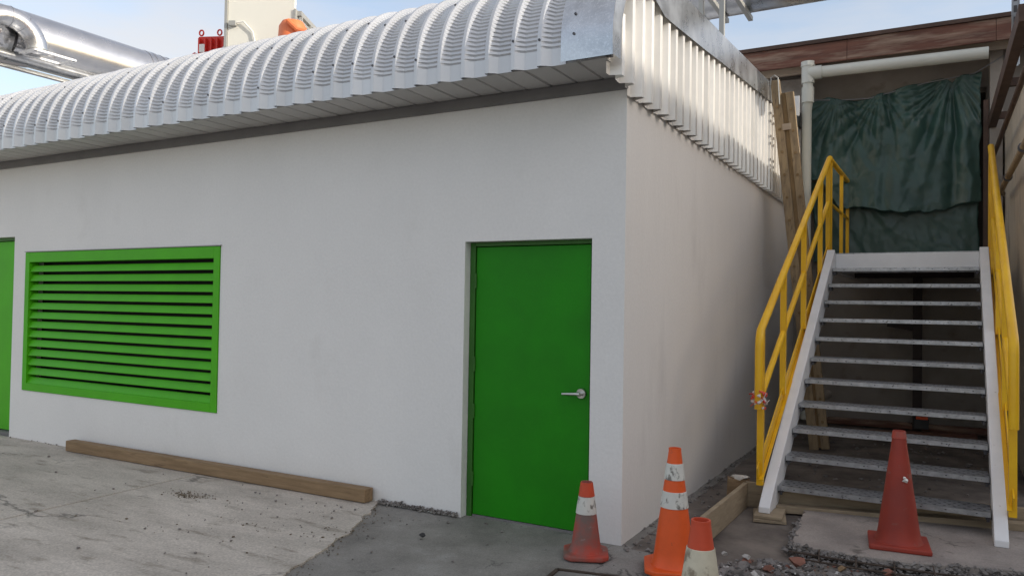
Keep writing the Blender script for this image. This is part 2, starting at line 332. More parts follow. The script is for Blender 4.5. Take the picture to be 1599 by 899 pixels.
# louvre: a frame and thirteen slanted slats
lx0, lx1, lz0, lz1 = LOUV
lf = MB(); y0, y1 = -0.012, 0.10
lf.box(lx0+0.004, lx0+0.085, y0, y1, lz0+0.004, lz1-0.004); lf.box(lx1-0.085, lx1-0.004, y0, y1, lz0+0.004, lz1-0.004)
lf.box(lx0+0.085, lx1-0.085, y0, y1, lz1-0.115, lz1-0.004); lf.box(lx0+0.085, lx1-0.085, y0, y1, lz0+0.004, lz0+0.085)
lv = lf.build('louvre', 'louver_green', bld, bevel=0.003); tag(lv, 'wide green louvre vent in the front wall')
n = 13; pit = (lz1-0.115-lz0-0.085)/n
me = None
for i in range(n):
    zc = lz0+0.085+pit*(i+0.5)
    if me is None:
        s = MB(); L2 = (lx1-lx0-0.17)/2-0.001
        pr = [(0.002, -0.052), (0.006, -0.058), (0.086, 0.036), (0.098, 0.036), (0.098, 0.041), (0.083, 0.041), (0.007, -0.049)]
        pr = [(0.000, -0.056), (0.000, -0.047), (0.036, 0.016), (0.060, 0.016), (0.060, 0.013), (0.038, 0.013), (0.004, -0.047), (0.004, -0.056)]
        k = len(pr); s.add([(-L2, a, c) for a, c in pr]+[(L2, a, c) for a, c in pr], [tuple(range(k)), tuple(range(2*k-1, k-1, -1))]+[(j, k+j, k+(j+1) % k, (j+1) % k) for j in range(k)])
        o = s.build('slat', 'louver_green', lv); me = o.data
    else:
        o = link('slat', me, lv)
    o.location = ((lx0+lx1)/2, 0.002, zc); o.rotation_euler = (rnd.uniform(-.015, .015), 0, 0)
MB().box(lx0+0.01, lx1-0.01, 0.192, 0.199, lz0+0.01, lz1-0.01).build('louvre_backing', 'dark_inside', lv)
MB().box(lx0-0.004, lx1+0.012, -0.020, 0.0, lz1, lz1+0.008).build('drip_edge', 'grey_edge', lv)

# dark trim beam under the soffit
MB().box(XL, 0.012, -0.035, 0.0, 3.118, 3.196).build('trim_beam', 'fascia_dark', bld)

# roof section: vertical lip, bull-nose, low slope
PITCH = 0.2; RR = 0.680; YC, ZC = 0.216, 3.31; ZB = 3.195
def section(r_off, crimp=False, back=DEP+0.2):
    """list of (point, outward normal, crimp sign)"""
    o = [((YC-RR, ZB), (-1, 0), 0), ((YC-RR, ZC-0.004), (-1, 0), 0)]
    nC = 32; tot = R(86)
    steps = nC*4 if crimp else 40
    for i in range(steps+1):
        t = tot*i/steps; c, s_ = math.cos(t), math.sin(t)
        w_ = (-1.0 if i % 4 == 1 else 0.0) if crimp else 0
        if i == steps: w_ = 0
        o.append(((YC-RR*c, ZC+RR*s_), (-c, s_), w_))
    y_e, z_e = YC-RR*math.cos(tot), ZC+RR*math.sin(tot); sl_ = math.tan(R(4))
    o.append(((back, z_e+(back-y_e)*sl_), (-math.sin(R(4)), math.cos(R(4))), 0))
    return [((p[0]+nn[0]*r_off, p[1]+nn[1]*r_off), nn, cr) for p, nn, cr in o]
sec = section(0, True)
prof = [(0.0, 0.0, 0), (0.008, 0.046, 0), (0.014, 0.050, 0), (0.036, 0.050, 0), (0.043, 0.046, 0.3), (0.066, 0.026, 1.5), (0.092, 0.004, 1.3), (0.102, 0.0, 1.0), (0.194, 0.0, 1.0), (0.2, 0.0, 0)]   # smooth crest, crimped flank, crimped pan
b = MB()
for (p, nn, cr) in sec:
    for (u, hh, ca) in prof:
        k = hh*0.9+cr*ca*0.0085
        b.v.append((u, p[0]+nn[0]*k, p[1]+nn[1]*k))
n = len(prof)
for i in range(len(sec)-1):
    for j in range(n-1):
        b.f.append((i*n+j, i*n+j+1, (i+1)*n+j+1, (i+1)*n+j)); b.mi.append(0)
rp0 = b.build('roof_panel', 'roof_metal', bld); rp0.location = (-0.45, 0, 0)
npan = int((-0.45-XL)/PITCH)
for i in range(1, npan+1): link('roof_panel', rp0.data, bld, loc=(-0.45-PITCH*i, rnd.uniform(-.003, .003), rnd.uniform(-.003, .003)))
scr = None
for o in [c for c in bld.children if c.name.startswith('roof_panel')]:
    for th_ in (8, 40, 85):
        if rnd.random() < 0.5: continue
        th = R(th_+rnd.uniform(-4, 4)); hh = RR+0.045
        pz = (0.025, YC-hh*math.cos(th), ZC+hh*math.sin(th))
        if scr is None: scr = MB().tube([(0, 0, -0.004), (0, 0, 0.007)], 0.009, 8).build('screw', 'bolt_dark', o); q_ = scr
        else: q_ = link('screw', scr.data, o)
        q_.location = pz; q_.rotation_euler = (math.pi/2-th, 0, 0)
# soffit boards
b = MB(); pr = [(0, 0), (0.006, 0.010), (0.016, 0.010), (0.022, 0), (0.198, 0), (0.198, 0.014), (0, 0.014)]
k = len(pr); b.add([(u, -0.455, v) for u, v in pr]+[(u, -0.003, v) for u, v in pr], [tuple(range(k-1, -1, -1)), tuple(range(k, 2*k))]+[(j, (j+1) % k, k+(j+1) % k, k+j) for j in range(k)])
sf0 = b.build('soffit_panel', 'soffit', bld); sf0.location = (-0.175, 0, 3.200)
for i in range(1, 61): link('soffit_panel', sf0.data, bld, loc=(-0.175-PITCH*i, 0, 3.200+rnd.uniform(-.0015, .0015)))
# bull-nose end flashing
def strip(name, x0, x1, off, material, i0=0, i1=None, th=0.003):
    s_ = section(off)[i0:i1]; b = MB()
    for p, nn, c in s_: b.v += [(x0, p[0], p[1]), (x1, p[0], p[1])]
    for i in range(len(s_)-1): b.f.append((2*i, 2*i+1, 2*i+3, 2*i+2)); b.mi.append(0)
    return b.build(name, material, bld, smooth='all')
fl = strip('end_flashing', -0.262, 0.098, 0.056, 'galv')
for (uu, ii) in ((-0.17, 4), (-0.17, 9), (-0.17, 15)):
    p, nn, _ = section(0.057)[ii]
    MB().tube([(uu, p[0], p[1]), (uu, p[0]+nn[0]*0.007, p[1]+nn[1]*0.007)], 0.009, 8).build('screw', 'bolt_dark', fl)
# side flashing band that follows the roof edge
s_ = section(0.058, back=DEP+0.15); b = MB(); tot_n = len(s_)
# sample densely on the straight part too
pts = s_[:-1]
y_e, z_e = s_[-2][0]; y_f, z_f = s_[-1][0]
for kk in range(1, 25): pts.append(((y_e+(y_f-y_e)*kk/24, z_e+(z_f-z_e)*kk/24), s_[-1][1], 0))
for p, nn, _ in pts:
    wdt = 0.30 if p[0] < 1.0 else 0.30-0.075*min(1, (p[0]-1.0)/4)
    if p[0] < -0.1: wdt = 0.12
    elif p[0] < 0.4: wdt = 0.12+0.18*(p[0]+0.1)/0.5
    jog = 0.006*fbm(p[0]*1.3, p[1], 5)
    b.v += [(0.0995+jog*0.1, p[0], p[1]), (0.106+abs(jog), p[0]-nn[0]*wdt, p[1]-nn[1]*wdt)]
for i in range(len(pts)-1): b.f.append((2*i, 2*i+1, 2*i+3, 2*i+2)); b.mi.append(0)
b.build('side_flashing', 'galv_dull', bld, smooth='all')
# side cladding: one folded sheet per pleat
CP = 0.192; b = MB()
pf = [(0.0, 0.010), (0.052, 0.012), (0.076, 0.088), (0.116, 0.092), (0.150, 0.012), (0.192, 0.010)]
for zz in (0, 1):
    for (u, xx) in pf: b.v.append((xx, u, zz))
n = len(pf)
for j in range(n-1): b.f.append((j, j+1, n+j+1, n+j)); b.mi.append(0)
cl0 = b.build('cladding_panel', 'cladding', bld)
i = 0; yy = -0.41
while yy < DEP-0.05:
    # height follows the roof line over this pleat
    if yy < -0.35: top = 3.52
    elif yy < -0.15: top = 3.74
    elif yy < 0.05: top = 3.88
    else: top = 3.94+0.05*yy
    o = cl0 if i == 0 else link('cladding_panel', cl0.data, bld)
    zb = 3.072+rnd.uniform(-0.004, 0.004)+(0.045 if i < 2 else 0)
    o.location = (rnd.uniform(-.002, .002), yy, zb); o.scale = (1, 1, top-zb); o.rotation_euler = (0, 0, rnd.uniform(-.012, .012))
    yy += CP; i += 1
MB().box(-0.30, 0.0, 0.005, DEP, 3.24, 3.55).build('gable_core', 'fascia_dark', bld)
MB().box(XL, 0.055, -0.44, -0.40, 3.216, 3.30).build('eave_rail', 'fascia_dark', bld)
# mortar crumbs left along the wall foot
b = MB()
for _ in range(260):
    xx = rnd.uniform(-2.08, -1.32); b.rock((xx, -0.012-abs(rnd.gauss(0, .014)), 0.008+abs(rnd.gauss(0, .012))), rnd.uniform(.006, .018))
for _ in range(160):
    yy = rnd.uniform(-0.02, 6.5); b.rock((0.015+abs(rnd.gauss(0, .05)), yy, 0.006), rnd.uniform(.006, .02))
for _ in range(120):
    xx = rnd.uniform(-9, -0.1); b.rock((xx, -0.01-abs(rnd.gauss(0, .02)), 0.016), rnd.uniform(.004, .010))
tag(b.build('mortar_crumbs', 'rubble_grey'), 'grey mortar crumbs along the foot of the white walls', 'rubble', kind='stuff')

# ================================================================== OLD BUILDING AT THE END OF THE ALLEY
OY = 7.25
old = empty('old_building', (1.2, OY, 0), 0, 'old grey concrete building with rusty brown fascia at the alley end', 'building')
def P_(o): # parent helper for world-coordinate meshes
    o.location = -Vector(old.location); return o
P_(wall_face('wall', 'old_wall', -4.5, 6.0, -0.1, 5.25, [(0.45, 2.45, 2.33, 4.70)], 'x', OY, 0.3, old))
P_(MB().box(0.3, 2.6, OY+0.9, OY+0.95, 2.2, 4.9).build('doorway_back', 'dark_inside', old))
P_(MB().box(2.47, 2.62, OY-0.32, OY-0.003, 0.0, 5.1).build('pier', 'old_wall', old, bevel=0.008))
P_(MB().box(-0.40, 0.12, OY-0.25, OY-0.003, 0.0, 5.05).build('pier', 'old_wall', old, bevel=0.008))
x0 = -4.5
for xx in (-2.9, -1.1, 0.75, 2.52, 4.3, 6.0):
    P_(MB().box(x0+0.004, xx, 6.60, 6.64, 5.118, 5.405).build('fascia_board', 'rust_board', old, bevel=0.006)); x0 = xx
P_(MB().box(-4.5, 6.0, 6.57, 6.66, 5.407, 5.43).build('roof_edge', 'brown_beam', old))
P_(MB().box(-4.5, 6.0, 6.74, 6.78, 5.04, 5.16).build('lower_board', 'beige_board', old, bevel=0.004))
P_(MB().box(-4.5, 6.0, 6.645, OY+0.4, 5.17, 5.20).build('eave_soffit', 'beige_board', old))
P_(MB().box(-4.5, 6.0, 6.60, OY+6, 5.432, 5.47).build('roof', 'brown_beam', old))
P_(MB().box(2.40, 2.46, 6.96, 7.02, 2.3, 4.45).build('post', 'brown_beam', old))

# white drain pipe
dp = empty('drain_pipe', (0.235, 6.64, 0), 0, 'cream plastic drain pipe with tee, running under the rusty fascia', 'pipe')
def D_(o): o.location = (-0.235, -6.64, 0); return o
D_(MB().tube([(0.36, 6.64, 5.005), (2.44, 6.64, 4.985)], 0.080, 20).build('horizontal_pipe', 'pvc', dp, smooth=True))
D_(MB().tube([(0.235, 6.64, 5.0), (0.235, 6.64, 4.60), (0.215, 6.70, 4.48), (0.21, 6.74, 2.6), (0.21, 6.76, 0.05)], [0.070, 0.070, 0.066, 0.064, 0.064], 20).build('down_pipe', 'pvc', dp, smooth=True))
t = MB(); t.tube([(0.235, 6.64, 4.86), (0.235, 6.64, 5.14)], 0.088, 20); t.tube([(0.245, 6.64, 5.005), (0.42, 6.64, 5.005)], 0.096, 20); t.tube([(0.235, 6.64, 5.10), (0.235, 6.64, 5.165)], 0.100, 20); t.tube([(0.235, 6.64, 4.58), (0.235, 6.64, 4.80)], 0.084, 20)
D_(t.build('pipe_tee', 'pvc', dp, smooth=True))

# right hand concrete wall with its steel
rw = empty('concrete_wall', (2.7, 2, 0), 0, 'stained raw concrete wall right of the stairs', 'wall')
b = MB(); nx = 60; nz_ = 24
for i in range(nx+1):
    for j in range(nz_+1):
        yy = 3.3+3.9*i/nx; zz = -0.1+4.12*j/nz_
        b.v.append((2.64+0.012*fbm(yy*1.5, zz*1.5, 1)-2.7, yy-2, zz))
for i in range(nx):
    for j in range(nz_):
        a = i*(nz_+1)+j; b.f.append((a, a+nz_+1, a+nz_+2, a+1)); b.mi.append(0)
b.box(-0.035, 0.30, 1.305, 5.2, -0.1, 4.01)
b.build('wall_body', 'right_wall', rw, smooth=True)
MB().bar((-0.20, 0.55, 4.10), (-0.20, 5.0, 4.14), 0.09, 0.15).build('steel_beam', 'brown_beam', rw, bevel=0.006)
MB().box(-0.06, 0.35, 1.25, 5.2, 4.02, 4.06).build('coping', 'brown_beam', rw, bevel=0.004)
for yy in (1.4, 2.8, 4.4): MB().box(-0.16, -0.03, yy, yy+0.06, 4.065, 4.15).build('beam_bracket', 'brown_beam', rw)
cd = MB().tube([(2.51, 2.0, 3.625), (2.51, 6.9, 3.67)], 0.026, 12).build('conduit', 'brown_beam', smooth=True); tag(cd, 'thin brown conduit just below the brown beam on the right wall', 'conduit')
cd = MB().tube([(2.52, 2.0, 3.05), (2.52, 5.7, 3.05), (2.56, 6.0, 3.06)], 0.030, 12).build('conduit', 'old_wood', smooth=True); tag(cd, 'pale weathered pipe halfway up the right wall', 'conduit')
for yy in (2.9, 4.6): MB().tube([(2.52, yy, 3.05), (2.52, yy+0.05, 3.05)], 0.043, 12).build('clamp', 'bolt_dark', cd, smooth=True)
st = MB()
for s0 in (-0.035, 0.035): st.box(2.645+s0-0.004, 2.645+s0+0.004, 5.4, 5.46, 4.45, 6.3)
st.box(2.61, 2.68, 5.455, 5.46, 4.45, 6.3)
sto = st.build('metal_strut', 'galv_dull'); tag(sto, 'galvanised slotted strut standing at the top right corner', 'strut')
for k in range(12):
    MB().box(2.628, 2.662, 5.450, 5.454, 4.55+k*0.13, 4.63+k*0.13).build('slot', 'fascia_dark', sto)

# ================================================================== TARP
def tarp_top(x_):
    k = [(0.24, 4.67), (0.44, 4.715), (0.66, 4.64), (0.95, 4.63), (1.16, 4.68), (1.36, 4.72), (1.68, 4.77), (1.91, 4.81), (2.04, 4.74), (2.08, 4.80), (2.34, 4.83)]
    for (a, c), (d, e) in zip(k[:-1], k[1:]):
        if a <= x_ <= d: return c+(e-c)*(x_-a)/(d-a)
    return k[0][1] if x_ < k[0][0] else k[-1][1]
def fold(x_, z_, up):
    d = (4.8-z_)
    # soft vertical folds hanging from the rope, drifting sideways and fading downwards
    xx = x_+0.06*d*math.sin(1.3*x_+0.6)+0.04*fbm(x_*0.8, z_*0.8, 2, 2)
    g = lambda c, w_: math.exp(-((xx-c)/w_)**2)
    f_ = 0.080*g(0.86, 0.11)*(0.6+0.4*math.exp(-d*0.6))          # deep valley left of the middle
    f_ -= 0.055*g(0.62, 0.13)
    f_ -= 0.060*g(1.14+0.05*d, 0.07)*math.exp(-d*0.5)
    f_ += 0.045*g(1.24+0.05*d, 0.06)*math.exp(-d*0.6)
    f_ -= 0.050*g(1.50-0.02*d, 0.20)
    f_ += 0.060*g(1.86-0.20*d, 0.07)*math.exp(-((d-0.5)/0.8)**2)
    f_ -= 0.050*g(1.97-0.18*d, 0.06)*math.exp(-((d-0.5)/0.8)**2)
    f_ += 0.055*g(2.08-0.03*d, 0.06)
    f_ -= 0.050*g(2.20, 0.09)
    f_ += 0.030*math.exp(-d*2.2)*math.sin(xx*17+2*math.sin(xx*3))
    for (ax, az, kk, am) in ((2.06, 4.86, 15.0, 0.030), (1.16, 4.75, 13.0, 0.026), (0.58, 4.74, 14.0, 0.024)):
        dx, dz = x_-ax, az-z_
        rr_ = math.hypot(dx, dz)+0.02; ph = math.atan2(dx, dz)
        sv = math.sin(kk*ph+2.0*fbm(ax+rr_*0.7, ph*1.5, 3, 2))
        f_ += am*(1-abs(sv)*1.6)*math.exp(-((rr_-0.55)/0.55)**2)*max(0.0, math.cos(ph))
    c3 = fbm(x_*3.1+5, z_*2.2+x_, 21, 3); f_ += 0.018*(abs(c3) if abs(c3) < 0.4 else 0.4)
    c1 = abs(fbm(x_*1.2+z_*0.5, z_*0.9-x_*0.3, 7, 2)); c2 = abs(fbm(x_*2.6-z_*1.2, z_*1.9+x_*0.8, 12, 2))
    f_ += 0.045*min(c1, 0.35)+0.022*min(c2, 0.30)
    return f_
tarp = empty('tarpaulin', (1.3, 7.0, 2.3), 0, 'dark green plastic tarpaulin hung over the doorway above the stairs', 'tarpaulin')
def sheet(name, xa, xb, zlo, ztop, yoff, hem, nx=150, nz=110, amp=1.0, seed=0):
    b = MB()
    for i in range(nx+1):
        u = i/nx
        for j in range(nz+1):
            v = j/nz
            x_ = xa+(xb-xa)*u; zt = ztop(x_); zl = zlo(x_); zz = zl+(zt-zl)*v
            ed = 0.05*math.sin(zz*2.6+1.0)*(1-u)**3+0.03*fbm(zz*2, seed, 1)*(1-u)**4
            x2 = x_+ed+(0.03*fbm(zz*1.5, 3+seed)*(u**4))
            yy = yoff+amp*fold(x_+seed, zz, v)
            if hem: yy -= 0.10*(1-v)**5*(0.6+0.4*math.sin(x_*2.0))
            b.v.append((x2-1.3, yy-7.0, zz-2.3))
    for i in range(nx):
        for j in range(nz):
            a = i*(nz+1)+j; b.f.append((a, a+nz+1, a+nz+2, a+1)); b.mi.append(0)
    o = b.build(name, 'tarp', tarp, smooth='all')
    sm = o.modifiers.new('thickness', 'SOLIDIFY'); sm.thickness = 0.004
    return o
sheet('upper_sheet', 0.20, 2.37, lambda x_: 3.07-0.085*math.cos((x_-1.55)*2.4)+0.06*fbm(x_*2.3, 1)+(0.32 if x_ < 0.62 else 0.0)*(1-max(0, x_-0.45)/0.17 if x_ > 0.45 else 1), tarp_top, 6.95, True)
sheet('lower_sheet', 0.23, 2.36, lambda x_: 2.32, lambda x_: 3.5, 7.04, False, 120, 70, 0.9, 3.3)
tag(MB().tube([(0.14, 6.90, 4.70), (0.6, 6.95, 4.65), (1.0, 6.95, 4.63), (1.7, 6.95, 4.76), (2.3, 6.95, 4.82), (2.62, 6.92, 5.00)], 0.008, 6).build('rope', 'rope'), 'grey rope that carries the green tarpaulin', 'rope')

# ================================================================== STAIRS
SA = -R(0.87)
stair = empty('staircase', (1.492, 1.45, 0.05), SA, 'white steel staircase with galvanised treads and yellow handrails', 'staircase')
# local frame: x across (-0.73..0.73), y up the flight (0 = first tread nosing), z above the feet
GO, RI = 0.308, 0.189
Z1 = 0.155; TL = 11; YL = GO*TL+0.03; ZL = Z1+RI*TL
sn = RI/GO; an = math.atan(sn)
for s_ in (-1, 1):
    xi = s_*0.73; xo = s_*0.815
    b = MB(); a0, a1 = sorted((xi, xo))
    # profile of the stringer in y,z: plumb foot, sloped run, level top
    top = lambda yy: Z1+0.085+(yy)*sn
    bot = lambda yy: Z1-0.175+(yy)*sn
    pr = [(-0.285, 0.0), (-0.10, 0.0), (0.02, bot(0.02)), (YL-0.02, bot(YL-0.02)), (YL+0.10, ZL-0.22), (YL+0.10, ZL), (YL-0.02, ZL), (YL-0.09, top(YL-0.09)), (-0.12, top(-0.12)), (-0.285, top(-0.285)-0.02)]
    if s_ < 0: pr[0] = (-0.285, 0.0)
    k = len(pr); b.add([(a0, p, r_) for p, r_ in pr]+[(a1, p, r_) for p, r_ in pr], [tuple(range(k)), tuple(range(2*k-1, k-1, -1))]+[(j, k+j, k+(j+1) % k, (j+1) % k) for j in range(k)])
    b.build('stringer', 'white_paint', stair, bevel=0.006)
# tread: folded galvanised plank with a perforated nosing
b = MB(); b.box(-0.722, 0.722, 0.0, 0.262, 0.0, 0.006); b.box(-0.722, 0.722, -0.004, 0.002, -0.030, 0.006); b.box(-0.722, 0.722, 0.262, 0.266, -0.034, 0.006)
b.box(-0.722, -0.716, 0.003, 0.261, -0.034, -0.001); b.box(0.716, 0.722, 0.003, 0.261, -0.034, -0.001)
b.cur = 1
for r_ in range(4):
    for k in range(23):
        xx = -0.69+k*0.0625+(0.03 if r_ % 2 else 0); yy = 0.035+r_*0.06
        b.add([(xx+0.012*math.cos(a_*math.pi/3), yy+0.009*math.sin(a_*math.pi/3), 0.0085) for a_ in range(6)], [(0, 1, 2, 3, 4, 5)])
for k in range(9):
    xx = -0.62+k*0.155+rnd.uniform(-.03, .03)
    b.add([(xx-0.006, -0.0065, -0.014), (xx+0.006, -0.0065, -0.014), (xx+0.006, -0.0065, -0.008), (xx-0.006, -0.0065, -0.008)], [(0, 1, 2, 3)])
tr = b.build('tread', ['tread_galv', 'tread_hole'], stair)
bk = MB(); bk.box(-0.729, -0.690, 0.02, 0.20, -0.05, -0.045); bk.box(0.690, 0.729, 0.02, 0.20, -0.05, -0.045)
for s_ in (-1, 1):
    for yy in (0.03, 0.13): bk.tube([(s_*0.706, yy, -0.068), (s_*0.706, yy, -0.02)], 0.011, 8)
bk0 = bk.build('tread_bracket', 'bolt_dark', tr)
for i in range(TL):
    if i: tr_ = link('tread', tr.data, stair); link('tread_bracket', bk0.data, tr_)
    else: tr_ = tr
    tr_.location = (0, i*GO, Z1+i*RI); tr_.rotation_euler = (rnd.uniform(-.006, .006), rnd.uniform(-.002, .002), 0)
MB().box(-0.729, 0.729, YL, YL+0.012, ZL-0.175, ZL-0.001).build('landing_beam', 'white_paint', stair, bevel=0.004)
MB().box(-0.729, 0.729, YL-0.02, YL-0.003, ZL-0.20, ZL-0.178).build('beam_lip', 'tread_galv', stair)
d_ = MB().box(-0.80, 0.80, YL+0.015, YL+2.25, ZL-0.03, ZL+0.012).build('landing_deck', 'tread_galv', stair)
for s_ in (-1, 1): MB().box(min(s_*0.785, s_*0.72), max(s_*0.785, s_*0.72), YL+0.105, YL+2.2, ZL-0.21, ZL-0.032).build('landing_joist', 'white_paint', stair)
MB().box(-0.72, 0.72, YL+1.9, YL+1.97, ZL-0.21, ZL-0.032).build('landing_joist', 'steel_brown', stair)
cb = MB(); cb.box(0.01, 0.12, YL+1.86, YL+1.868, -0.03, ZL-0.212); cb.box(0.01, 0.12, YL+1.972, YL+1.98, -0.03, ZL-0.212); cb.box(0.061, 0.069, YL+1.869, YL+1.971, -0.03, ZL-0.212)
clm = cb.build('column', 'steel_brown', stair)
MB().bar((-0.30, YL+1.92, 1.40), (0.008, YL+1.92, 1.35), 0.06, 0.09).build('column_bracket', 'steel_brown', clm)
# handrails, in stair coordinates
def rail(side):
    s_ = -1 if side == 'left' else 1
    xr = s_*0.845
    ya, za = -0.16, 1.375        # lower bend
    yb, zb_ = YL+0.26, 3.43      # top bend
    sl_ = (zb_-za)/(yb-ya); zt = lambda yy: za+(yy-ya)*sl_
    h = MB()
    pts = [(xr, ya-0.01, 0.78), (xr, ya-0.01, za-0.10), (xr, ya+0.005, za-0.03), (xr, ya+0.04, zt(ya+0.04)), (xr, yb, zb_)]
    if s_ < 0: pts += [(xr, yb+0.05, zb_+0.015), (xr, yb+0.12, zb_+0.005), (xr, yb+2.0, zb_+0.0)]
    h.tube(pts, 0.032, 14)
    hr = h.build('handrail', 'yellow', stair, smooth=True)
    tag(hr, 'yellow handrail on the %s side of the stairs' % side)
    mr = MB(); mr.tube([(xr, ya+0.0, zt(ya)-0.54), (xr, yb-0.05, zt(yb)-0.54)], 0.026, 12); mr.build('mid_rail', 'yellow', hr, smooth=True)
    for yy in (ya+0.07, ya+0.98, ya+2.05, ya+3.15, yb-0.07):
        if yy < 0: z0 = 0.17
        else: z0 = zt(yy)-1.10
        MB().box(xr-0.025, xr+0.025, yy-0.025, yy+0.025, z0, zt(yy)-0.012).build('post', 'yellow', hr, bevel=0.003)
    tb = MB().bar((xr+s_*0.0, ya-0.02, zt(ya)-1.10), (xr+s_*0.0, yb-0.06, zt(yb)-1.10), 0.010, 0.10, up=(0, 0, 1)); tb.build('toe_plate', 'yellow', hr)
    tf = MB().bar((xr-s_*0.022, ya+0.0, zt(ya)-1.15), (xr-s_*0.022, yb-0.06, zt(yb)-1.15), 0.03, 0.006, up=(0, 0, 1)); tf.build('toe_flange', 'yellow', hr)
    if s_ < 0:
        for k in (0.12, 1.2, 1.9):
            MB().box(xr-0.022, xr+0.022, yb+k-0.022, yb+k+0.022, ZL+0.013, zb_-0.01).build('post', 'yellow', hr, bevel=0.003)
        MB().tube([(xr, yb+0.12, zb_-0.54), (xr, yb+1.9, zb_-0.54)], 0.019, 12).build('mid_rail', 'yellow', hr, smooth=True)
    else:
        MB().tube([(xr, yb-0.02, zb_-0.02), (xr, yb+0.05, zb_-0.35), (xr, yb+0.06, ZL+0.02)], 0.024, 14).build('end_post', 'yellow', hr, smooth=True)
rail('left'); rail('right')
# barrier tape tied round the lower post of the left handrail
tp = MB()
for k in range(16):
    a = rnd.uniform(0, 6.28); zz = 0.885+rnd.uniform(-.02, .09); r0 = 0.033
    r0 = 0.05; p = Vector((0.655+r0*math.cos(a), 1.29+r0*math.sin(a), zz)); e = p+Vector((rnd.uniform(-.05, .03), rnd.uniform(-.05, .03), rnd.uniform(-.06, .03)))
    tp.cur = k % 2; tp.bar(p, e, 0.018, 0.003, up=(rnd.random(), rnd.random(), 0.3))
for k in range(22):
    a = rnd.uniform(0, 6.28); zz = 0.84+0.12*rnd.random(); tp.cur = 1 if rnd.random() < 0.4 else 0
    tp.rock((0.650+0.046*math.cos(a), 1.29+0.046*math.sin(a), zz), rnd.uniform(.010, .020), 1.0)
tag(tp.build('barrier_tape', ['tape_white', 'tape_red']), 'red and white barrier tape knotted on the left yellow handrail', 'tape')
# support block under the left foot
for k, (cx, cy, w_, l_, z0, z1, rz) in enumerate([(0.74, 1.26, 0.24, 0.34, 0.0, 0.024, 0.2), (0.745, 1.25, 0.21, 0.30, 0.025, 0.049, 0.08)]):
    o = MB().box(-w_/2, w_/2, -l_/2, l_/2, z0, z1).build('wood_block', 'ply', bevel=0.004); o.location = (cx, cy, 0.0); o.rotation_euler = (0, 0, rz)
    tag(o, ['lower wooden packing block under the left stair foot', 'upper wooden packing block under the left stair foot'][k], 'block', 'packing blocks')

# ================================================================== LADDER
LAD = Vector((0.69, 4.55, 0.0))
lad = empty('ladder', LAD, 0, 'old weathered wooden extension ladder leaning on the white side wall', 'ladder')
BK = Vector((-0.055, 0.40, 0))                      # the far rails stand one ladder width behind
La, Lb = Vector((0.632, 4.55, 0.0))-LAD, Vector((0.158, 4.55, 4.36))-LAD
Ra, Rb = Vector((0.755, 4.55, 0.02))-LAD, Vector((0.328, 4.55, 4.20))-LAD
for off in (Vector((0, 0, 0)), BK):
    MB().bar(La+off, Lb+off, 0.045, 0.105, up=(1, 0, 0)).build('rail', 'old_wood', lad, bevel=0.006)
    MB().bar(Ra+off, Rb+off, 0.045, 0.090, up=(1, 0, 0)).build('rail', 'old_wood', lad, bevel=0.006)
Ca, Cb = (La+Ra)/2, (Lb*0.985+Rb)/2
MB().bar(Ca+Vector((0, 0.012, 0.02)), Cb+Vector((0, 0.012, -0.05)), 0.03, 0.060, up=(1, 0, 0)).build('inner_runner', 'wood_core', lad)
for k in range(15):
    for (p, e_, ph) in ((La, Lb, 0.05), (Ra, Rb, 0.075)):
        c = p+(e_-p)*(ph+k*0.0625)
        if ph+k*0.0625 > 0.96: continue
        MB().tube([c+Vector((0.0, -0.034, 0)), c+BK*1.08], 0.016, 8).build('rung', 'wood_core', lad, smooth=True)
for t_ in (0.865, 0.34):
    c = La+(Lb-La)*t_; e_ = Ra+(Rb-Ra)*(t_*4.36/4.18)
    MB().bar(c+Vector((0.03, -0.032, 0.01)), e_+Vector((-0.02, -0.032, -0.005)), 0.012, 0.075, up=(0, 0, 1)).build('strap', 'beige_board', lad)
MB().tube([Lb+Vector((-0.045, -0.03, -0.06)), Lb+Vector((-0.04, -0.03, 0.03)), Lb+Vector((0.0, -0.03, 0.055)), Lb+Vector((0.04, -0.03, 0.02)), Lb+Vector((0.06, -0.03, -0.3))], 0.008, 6).build('hook', 'grey_edge', lad)

# ================================================================== TIMBER AND FORMWORK
t_ = MB().bar((-6.13, -0.105, 0.067), (-2.13, -0.075, 0.067), 0.105, 0.108).build('timber_beam', 'timber', bevel=0.008)
tag(t_, 'long squared timber beam lying at the foot of the white wall', 'timber')
o = MB().bar((0.475, 0.30, 0.092), (0.508, 1.49, 0.100), 0.035, 0.20).build('formwork_board', 'ply', bevel=0.003); tag(o, 'short formwork board on edge running back from the cones', 'board', 'formwork boards')
o = MB().bar((0.50, 1.53, 0.10), (2.60, 1.88, 0.085), 0.035, 0.20).build('formwork_board', 'ply', bevel=0.003); tag(o, 'long formwork board on edge behind the stair feet', 'board', 'formwork boards')
o = MB().bar((0.72, 1.45, 0.035), (2.60, 1.76, 0.082), 0.09, 0.055).build('formwork_board', 'ply', bevel=0.003); tag(o, 'low plank on the ground in front of the long formwork board', 'board', 'formwork boards')
o = MB().box(-0.08, 0.10, -0.05, 0.05, -0.01, 0.20).build('wood_stake', 'timber', bevel=0.004); o.location = (0.41, 1.60, 0); o.rotation_euler = (0, 0.04, 0.25); tag(o, 'brown wood stake at the corner of the formwork boards', 'stake')
b = MB()
for (cx, cy, r_) in ((0, 0, .055), (.05, .03, .04), (-.04, .02, .035)):
    b.rock((cx, cy, 0.012), r_, 0.5)
o = b.build('crumpled_paper', 'paper'); o.location = (0.43, 1.585, 0.205); tag(o, 'crumpled pale paper on top of the wood stake', 'paper')
